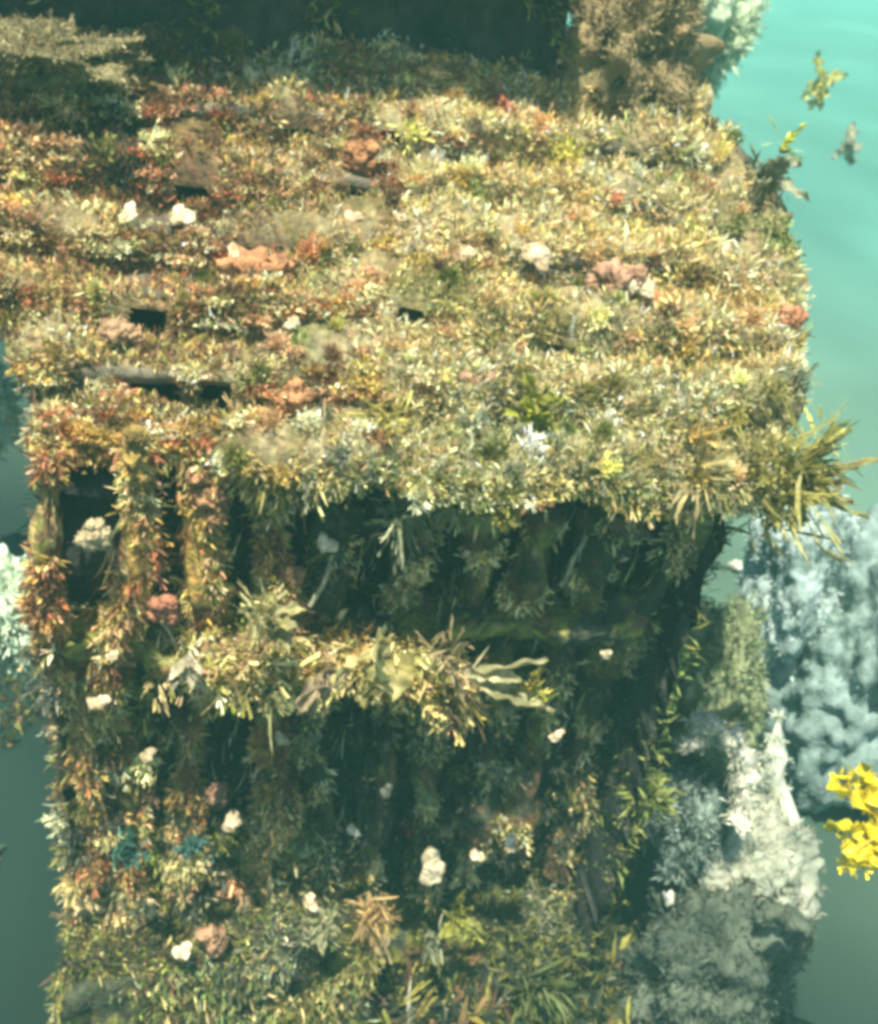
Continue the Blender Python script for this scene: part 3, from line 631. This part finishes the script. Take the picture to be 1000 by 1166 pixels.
weed_clump('kelp_clump', 'long bead-like orange and cream weed hanging at the bottom left of centre', 'kelp', onrib(428, 1040, -.12),
   f_(9, (.0, -.35, -.85), .2, .17, .011, .6, .2, 'strap', 5), (.50, .34, .14), (.58, .48, .26), strap=160, sl=.045)
weed_clump('kelp_clump', 'smooth sage frond with a pale tail at the bottom centre', 'kelp', onrib(492, 1065, -.12),
   [((.1, -.4, -.85), .10, .021, .2, .2, 'blade', 0), ((.22, -.3, -.95), .14, .006, .4, .1, 'strap', 3), ((-.35, -.4, -.8), .08, .009, .3, .1, 'strap', 0)], (.36, .36, .2), strap=12)
weed_clump('kelp_clump', 'cream and green leafy mass at the bottom, left of the bead-like orange weed', 'kelp', onrib(368, 1050, -.11),
   f_(16, (-.1, -.5, .1), .6, .07, .014, .4, .4, 'blade', 0), (.40, .38, .2), (.25, .26, .12), strap=120, sl=.035)
weed_clump('kelp_clump', 'blue-green tuft on the lower left ribs, the more leftward of two', 'kelp', onrib(148, 968, -.05),
   f_(8, (0, -.5, .3), .6, .05, .010, .5, .4, 'blade', 0), (.06, .16, .11), (.04, .09, .06), strap=50, sl=.03)
weed_clump('kelp_clump', 'blue-green tuft beside the pale sage shell', 'kelp', onrib(218, 965, -.05),
   f_(6, (0, -.5, .3), .6, .045, .009, .5, .4, 'blade', 0), (.06, .15, .12), (.04, .09, .07), strap=40, sl=.03)
weed_clump('kelp_clump', 'olive green bush hugging the lower right corner of the reef block', 'kelp', onrib(735, 905, -.03),
   f_(12, (.4, -.5, .3), .5, .09, .016, .4, .4, 'blade', 0), (.26, .30, .07), (.15, .16, .05), strap=150, sl=.06)
weed_clump('kelp_clump', 'dim green weed spreading in front of the footing at the bottom right', 'kelp', onrib(610, 1120, -.13),
   f_(16, (.3, -.5, .4), .6, .12, .016, .4, .5, 'blade', 0), (.13, .15, .045), (.07, .09, .03), hold=.03, strap=200, sl=.08)
weed_clump('kelp_clump', 'stringy grey-green hanks under the lip left of the dark hollow', 'kelp', atY(455, 585, .0),
   f_(12, (.1, -.4, -.6), .3, .11, .007, .4, .4, 'strap', 0), (.22, .24, .13), strap=120, sl=.06)
weed_clump('kelp_clump', 'drooping forked green-grey leaves over the lip in the middle of the block', 'kelp', atY(560, 555, -.01),
   f_(9, (.1, -.5, -.5), .4, .08, .009, .4, .4, 'blade', 2), (.30, .32, .12), strap=70, sl=.05)
# thin pale strands that hang in front of the grooves
for (px, py, L, lab) in [(378, 632, .13, 'thin pale strand hanging straight down below the brightest white shell'),
                         (668, 610, .15, 'knotted pale strand hanging in the deep shade right of centre'),
                         (655, 360, .05, 'short pale curl of weed on the steps near the cream shells'),
                         (742, 565, .07, 'bright hooked strand hanging from the lip at right'),
                         (345, 1085, .12, 'single grey strand hanging at the bottom left of centre')]:
    p = np.array(onrib(px, py, -.05) if py > 500 else atSlope(px, py, .06)); pts = curve_pts(p, (-.12, -.1, -1), L, 14, .5)
    V, F = tubev(pts, [.0035+.0025*abs(math.sin(i*1.9)) for i in range(15)], 6)
    o = link('weed_strand', arr_mesh('weed_strand', V, F, colv(V, (.48, .46, .3))), M_FROND); tag(o, lab, 'seaweed', 'thin hanging strands')

# ------------------------------------------------------------------ rocks and growth beyond the block
def rock(name, label, c, r, seed, col, col2, ntuft, tl, tw, amp=.22, sub=6, cat='rock', tcol=None, sc_=1.6, fine=.07, up=.6):
    root = empty(name, (c[0], c[1], c[2]-r[2])); tag(root, label, cat)
    V, F = lump(c, r, seed, sub, amp, sc_, fine); U0 = ICO[sub][0]; V = V+U0*np.array(r)*(.035*nz(V, 14, 2)+.035*nz(V, 31, 4)+.02*nz(V, 60, 5))[:, None]
    link('stone', arr_mesh('stone', V, F, colv(V, col, .3, 7, col2, seed % 6)), M_ROCK, root)
    U = ICO[sub][0]; I = rng.integers(0, len(U), ntuft); P = V[I]; D = unit(U[I]/np.array(r))+rng.normal(size=(ntuft, 3))*up
    kp = nz(P, 7, (seed+1) % 8) > -.5; tc = tcol or (col, col2)
    C = np.where(rng.random((kp.sum(), 1)) < .5, np.array(tc[0]), np.array(tc[1]))*np.exp(rng.normal(size=(kp.sum(), 1))*.25)
    leaves('weed_cover', P[kp], D[kp], tl*(.4+rng.random(kp.sum())), tw*(.5+rng.random(kp.sum())), C, .6, .6, parent=root)['kind'] = 'stuff'
    return root
def at_dist(px, py, d):
    """a point d metres in front of the camera"""
    v = FW + RT*((px-500)/F_PX) + UP*((583-py)/F_PX); return CP+v*d
BLU, BLU2 = (.20, .27, .235), (.14, .20, .175)  # blue haze of the distance is mixed into these boulder colours
rock('pale_boulder', 'big pale bluish lumpy boulder furred with fine weed, right edge of the picture', at_dist(985, 760, 3.9), (.42, .45, .62), 3, BLU, BLU2, 2500, .016, .003, amp=.16, fine=.05)
rock('pale_boulder', 'smaller pale bluish boulder leaning on the front left of the bigger bluish one', at_dist(905, 665, 3.75), (.16, .2, .36), 5, (.46, .56, .5), BLU2, 3200, .02, .004, amp=.25)
rock('whitish_rock', 'whitish rock with a lit upper right flank, below the arched rim, lower right', at_dist(838, 985, 3.15), (.20, .18, .20), 2, (.36, .36, .26), (.22, .24, .17), 2600, .02, .0035, amp=.25)
rock('weedy_rock', 'dim grey-brown weedy rock at the bottom right, beneath the whitish one', at_dist(800, 1105, 3.1), (.22, .2, .27), 6, (.10, .12, .08), (.05, .065, .045), 6500, .022, .0035, amp=.25)
rock('weedy_rock', 'olive furred rock standing against the right flank of the block', at_dist(800, 800, 3.2), (.13, .2, .30), 4, (.24, .27, .13), (.16, .2, .1), 6500, .026, .004, amp=.25)
rock('weedy_rock', 'grey-blue jagged rock under the left foot of the arched rim', at_dist(778, 935, 3.05), (.07, .1, .13), 1, (.20, .25, .20), (.10, .14, .11), 3200, .03, .005, amp=.3)
rock('pale_rock', 'pale green-white rock at the left edge, beside the ribs of the block', at_dist(6, 700, 2.75), (.085, .12, .13), 2, (.58, .68, .48), (.40, .5, .36), 2200, .03, .005, amp=.3)
rock('pale_rock', 'pale rock cut by the left edge of the picture just below the steps', at_dist(-28, 470, 2.75), (.085, .12, .14), 5, (.58, .68, .5), (.42, .5, .4), 2200, .03, .005, amp=.25)
rock('weedy_rock', 'small dull brown rock at the left edge low down', at_dist(8, 935, 3.9), (.10, .12, .06), 5, (.14, .15, .09), (.1, .1, .07), 900, .03, .005, amp=.25)
# ridge-topped distant weed
rock('weedy_rock', 'hazy pale green weed-covered rock behind the top right corner of the block', at_dist(800, 45, 4.6), (.16, .3, .28), 7, (.48, .56, .34), (.34, .42, .26), 4200, .05, .007, amp=.3)
rock('brown_weed_rock', 'rock with long brown sunlit weed at the right end of the dark overhang', np.array(atY(715, 62, .97)), (.14, .12, .17), 2, (.26, .19, .09), (.15, .12, .05), 14000, .022, .0028, amp=.5, tcol=((.34, .27, .13), (.15, .12, .05)), sc_=2.2)
rock('brown_weed_rock', 'low rock with cream-tipped greenish brown weed at the top left corner of the picture', np.array(atY(40, 62, .72)), (.20, .10, .045), 4, (.16, .14, .06), (.10, .09, .04), 9000, .013, .0022, amp=.45, tcol=((.42, .34, .16), (.14, .12, .05)), sc_=2.5)
# arched rim
pts = [at_dist(x, y, 2.88) for x, y in [(788, 850), (795, 832), (812, 828), (830, 838), (845, 858), (852, 885), (850, 912), (842, 935)]]
pp = []; 
for i in range(len(pts)-1):
    for k in range(5): pp.append(lerp(pts[i], pts[i+1], k/5))
pp.append(pts[-1]); V, F = tubev(pp, [.030+.007*math.sin(i*1.3) for i in range(len(pp))], 12); V = V+.010*np.stack([nz(V, 22, 1), nz(V, 22, 2), nz(V, 22, 3)], 1)
root = empty('encrusted_rim', tuple(pts[-1])); tag(root, 'curved whitish encrusted rim arching over a dark hollow, lower right', 'rim')
link('arch', arr_mesh('arch', V, F, colv(V, (.58, .56, .42), .3, 20, (.32, .33, .28), 2)), M_ROCK, root)
I = rng.integers(0, len(V), 1500); leaves('weed_cover', V[I], rng.normal(size=(1500, 3)), .012+.02*rng.random(1500), .002+.003*rng.random(1500), np.array([[.5, .5, .36]])*np.exp(rng.normal(size=(1500, 1))*.3), .5, .5, parent=root)['kind'] = 'stuff'
# white spike with wide skirt
root = empty('white_spike', tuple(at_dist(893, 1000, 3.2))); tag(root, 'tall whitish spike-tipped slab standing at the right side of the whitish rock', 'rock')
pts = [at_dist(x, y, 3.2) for x, y in [(885, 818), (883, 840), (884, 862), (884, 880), (890, 905), (897, 935), (898, 965), (892, 1000), (885, 1025)]]
V, F = tubev(pts, [.003, .022, .036, .026, .030, .036, .042, .048, .03], 12); V = V+.010*np.stack([nz(V, 16, 1), nz(V, 16, 2), nz(V, 16, 3)], 1)
link('slab', arr_mesh('slab', V, F, colv(V, (.50, .52, .38), .25, 12, (.34, .38, .3), 2)), M_ROCK, root)
I = rng.integers(0, len(V), 500); leaves('weed_cover', V[I], rng.normal(size=(500, 3)), .01+.02*rng.random(500), .002+.003*rng.random(500), np.array([[.6, .64, .5]])*np.exp(rng.normal(size=(500, 1))*.2), .5, .5, parent=root)['kind'] = 'stuff'
# small round pale things by the whitish rock
for px, py, d, r_, lab in [(912, 1022, 3.1, .025, 'small round pale lump on the seabed right of the whitish rock'), (868, 783, 3.3, .022, 'small pale lump left of the bluish boulder'), (762, 1022, 3.05, .018, 'little upright white lump at the left foot of the whitish rock'),
                     (838, 645, 3.3, .02, 'pale lump on the block edge directly under the large kelp bush')]:
    V, F = lump(at_dist(px, py, d), r_, int(px) % 7, 3, .35, 2.4, .12); o = link('pale_lump', arr_mesh('pale_lump', V, F, colv(V, (.62, .66, .52))), M_ROCK); tag(o, lab, 'coral', 'small pale lumps')
# bright yellow weed, right edge
yp = at_dist(1030, 950, 2.3); root = empty('yellow_weed', tuple(at_dist(1120, 1150, 2.5))); tag(root, 'bright lemon yellow frilly weed reaching in from the right edge', 'seaweed')
V, F = tubev([at_dist(1120, 1160, 2.6), at_dist(1090, 1080, 2.5), at_dist(1045, 1000, 2.4), yp], [.012, .010, .009, .006]); link('stalk', arr_mesh('stalk', V, F, colv(V, (.3, .28, .05))), M_FROND, root)
for (tx, ty) in [(948, 890), (975, 882), (1000, 895), (1020, 880), (948, 940), (962, 962), (985, 985), (1000, 965), (1015, 990), (975, 950)]:
    e = at_dist(tx, ty, 2.28); s_ = yp; V, F = ribbon(s_, e-s_, float(np.linalg.norm(e-s_))*1.05, .020, .7, .0, 'fan', 0, 16, 8, 2)
    link('frond', arr_mesh('frond', V, F, colv(V, (.74, .60, .02), .3, 20, (.46, .42, .03))), M_FROND, root)
P = np.array([at_dist(x, y, 2.3) for x, y in zip(rng.uniform(955, 1050, 420), rng.uniform(885, 990, 420))]); a_ = (P-at_dist(975, 925, 2.3))@RT; b_ = (P-at_dist(975, 925, 2.3))@UP
P = P[(np.hypot(a_+.02, b_) > .045) & (b_ < .10+.1*a_)]
leaves('frill', P, rng.normal(size=P.shape), .010+.02*rng.random(len(P)), .004+.005*rng.random(len(P)), np.array([[.78, .64, .02]])*np.exp(rng.normal(size=(len(P), 1))*.15), .9, .6, mat_=M_FROND, parent=root)['kind'] = 'stuff'
# two faint torn bits of weed drifting in open water
for px, py, d, lab in [(935, 92, 5.0, 'faint yellowish torn weed drifting in open water, the upper one at the top right'), (968, 160, 6.0, 'dim brownish torn weed drifting in open water, lower and nearer the right edge')]:
    p = at_dist(px, py, d); root = empty('drifting_weed', tuple(p)); tag(root, lab, 'seaweed')
    for k in range(6):
        V, F = ribbon(p, rng.normal(size=3)*.6+np.array([.1, 0, -.3]), .13, .035, .5, .3, 'blade', 0, 12, 6, 0); link('frond', arr_mesh('frond', V, F, colv(V, (.46, .46, .12) if px < 950 else (.34, .34, .2))), M_FROND, root)

# ------------------------------------------------------------------ SEABED
def seabed_z(x, y):
    P = np.stack([x*.35, y*.35, 0*x], -1).reshape(-1, 3)
    return (-1.75+.10*nz(P, 2, 1)+.05*nz(P, 7, 2)).reshape(x.shape)-.02*np.clip(y, 0, 30)
g = np.concatenate([-np.geomspace(.02, 45, 70)[::-1], np.geomspace(.02, 45, 70)])
GX, GY = np.meshgrid(g+.5, g+.3, indexing='ij'); GZ = seabed_z(GX, GY)
V = np.stack([GX, GY, GZ], -1).reshape(-1, 3); m_ = len(g)
F = np.array([[a*m_+b, (a+1)*m_+b, (a+1)*m_+b+1, a*m_+b+1] for a in range(m_-1) for b in range(m_-1)])
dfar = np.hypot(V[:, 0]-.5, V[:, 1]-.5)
k = np.clip((V[:, 0]*.8+V[:, 1]*.35-.6)/3.5+.25*nz(V, .6, 4), 0, 1)[:, None]            # open-water glow painted on to the right; darker left and round the block
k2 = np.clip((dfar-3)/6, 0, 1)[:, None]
CB = np.array([.007, .020, .014])*(1-k)+np.array([.09, .15, .10])*k; CB = CB*(1-k2*k)+np.array([.055, .15, .115])*k2*k  # far teal is the haze of distant water put into the seabed colour
CB = CB*(1+.14*nz(V*np.array([1, .5, 1]), .8, 2)[:, None])*(1+.25*k*np.clip(nz(V, 1.2, 5), 0, 1)[:, None])
SB = mat('seabed_water_tint', attr=True, rough=.95, namp=.12, nscale=.5, bump=0, bscale=12)
tag(link('seabed', arr_mesh('seabed', V, F, CB), SB), kind='structure')

def bedweed(n, xa, xb, ya, yb_, names, wts, L, lab, nm, thr):
    P = np.stack([rng.uniform(xa, xb, n), rng.uniform(ya, yb_, n), np.zeros(n)], 1); P = P[nz(P, 1.7, 3)+.4*nz(P, 6, 2) > thr]; P[:, 2] = seabed_z(P[:, 0], P[:, 1])
    tag(leaves(nm, P, rng.normal(size=P.shape)*.5+np.array([.1, 0, .8]), L*(.4+rng.random(len(P))), .006+.01*rng.random(len(P)), pal_pick(P, names, wts, 2, 2, .5), .6, .5), lab, 'seaweed', kind='stuff')
bedweed(9000, .6, 1.75, -1.0, 1.6, ['dark', 'olive', 'dark', 'brown', 'grey'], [4, 3, 3, 2, 1], .10, 'dim weed bed on the seabed at the lower right', 'seabed_weed', -.35)
bedweed(9000, -1.8, -.15, -.8, 2.0, ['dark', 'dark', 'olive', 'brown'], [4, 3, 2, 1], .05, 'dark weed bed on the seabed to the left of the block', 'dark_seabed_weed', .1)
# ------------------------------------------------------------------ WATER (even haze)
x0, x1, y0, y1, z0, z1 = -46, 47, -46, 47, -5.5, 1.5
me = bpy.data.meshes.new('haze'); bm = bmesh.new(); bmesh.ops.create_cube(bm, size=1)
for v in bm.verts: v.co = Vector(((x0+x1)/2+v.co.x*(x1-x0), (y0+y1)/2+v.co.y*(y1-y0), (z0+z1)/2+v.co.z*(z1-z0)))
bm.to_mesh(me); bm.free(); hz = link('haze', me); tag(hz, 'blue green water filling the whole scene', 'water', kind='stuff')
hm = bpy.data.materials.new('sea_water'); hm.use_nodes = True; N = hm.node_tree.nodes; N.remove(N['Principled BSDF'])
pv = N.new('ShaderNodeVolumePrincipled'); pv.inputs['Color'].default_value = (.30, .86, .70, 1); pv.inputs['Density'].default_value = .018
pv.inputs['Anisotropy'].default_value = 0.0
hm.node_tree.links.new(pv.outputs[0], N['Material Output'].inputs['Volume']); me.materials.append(hm)
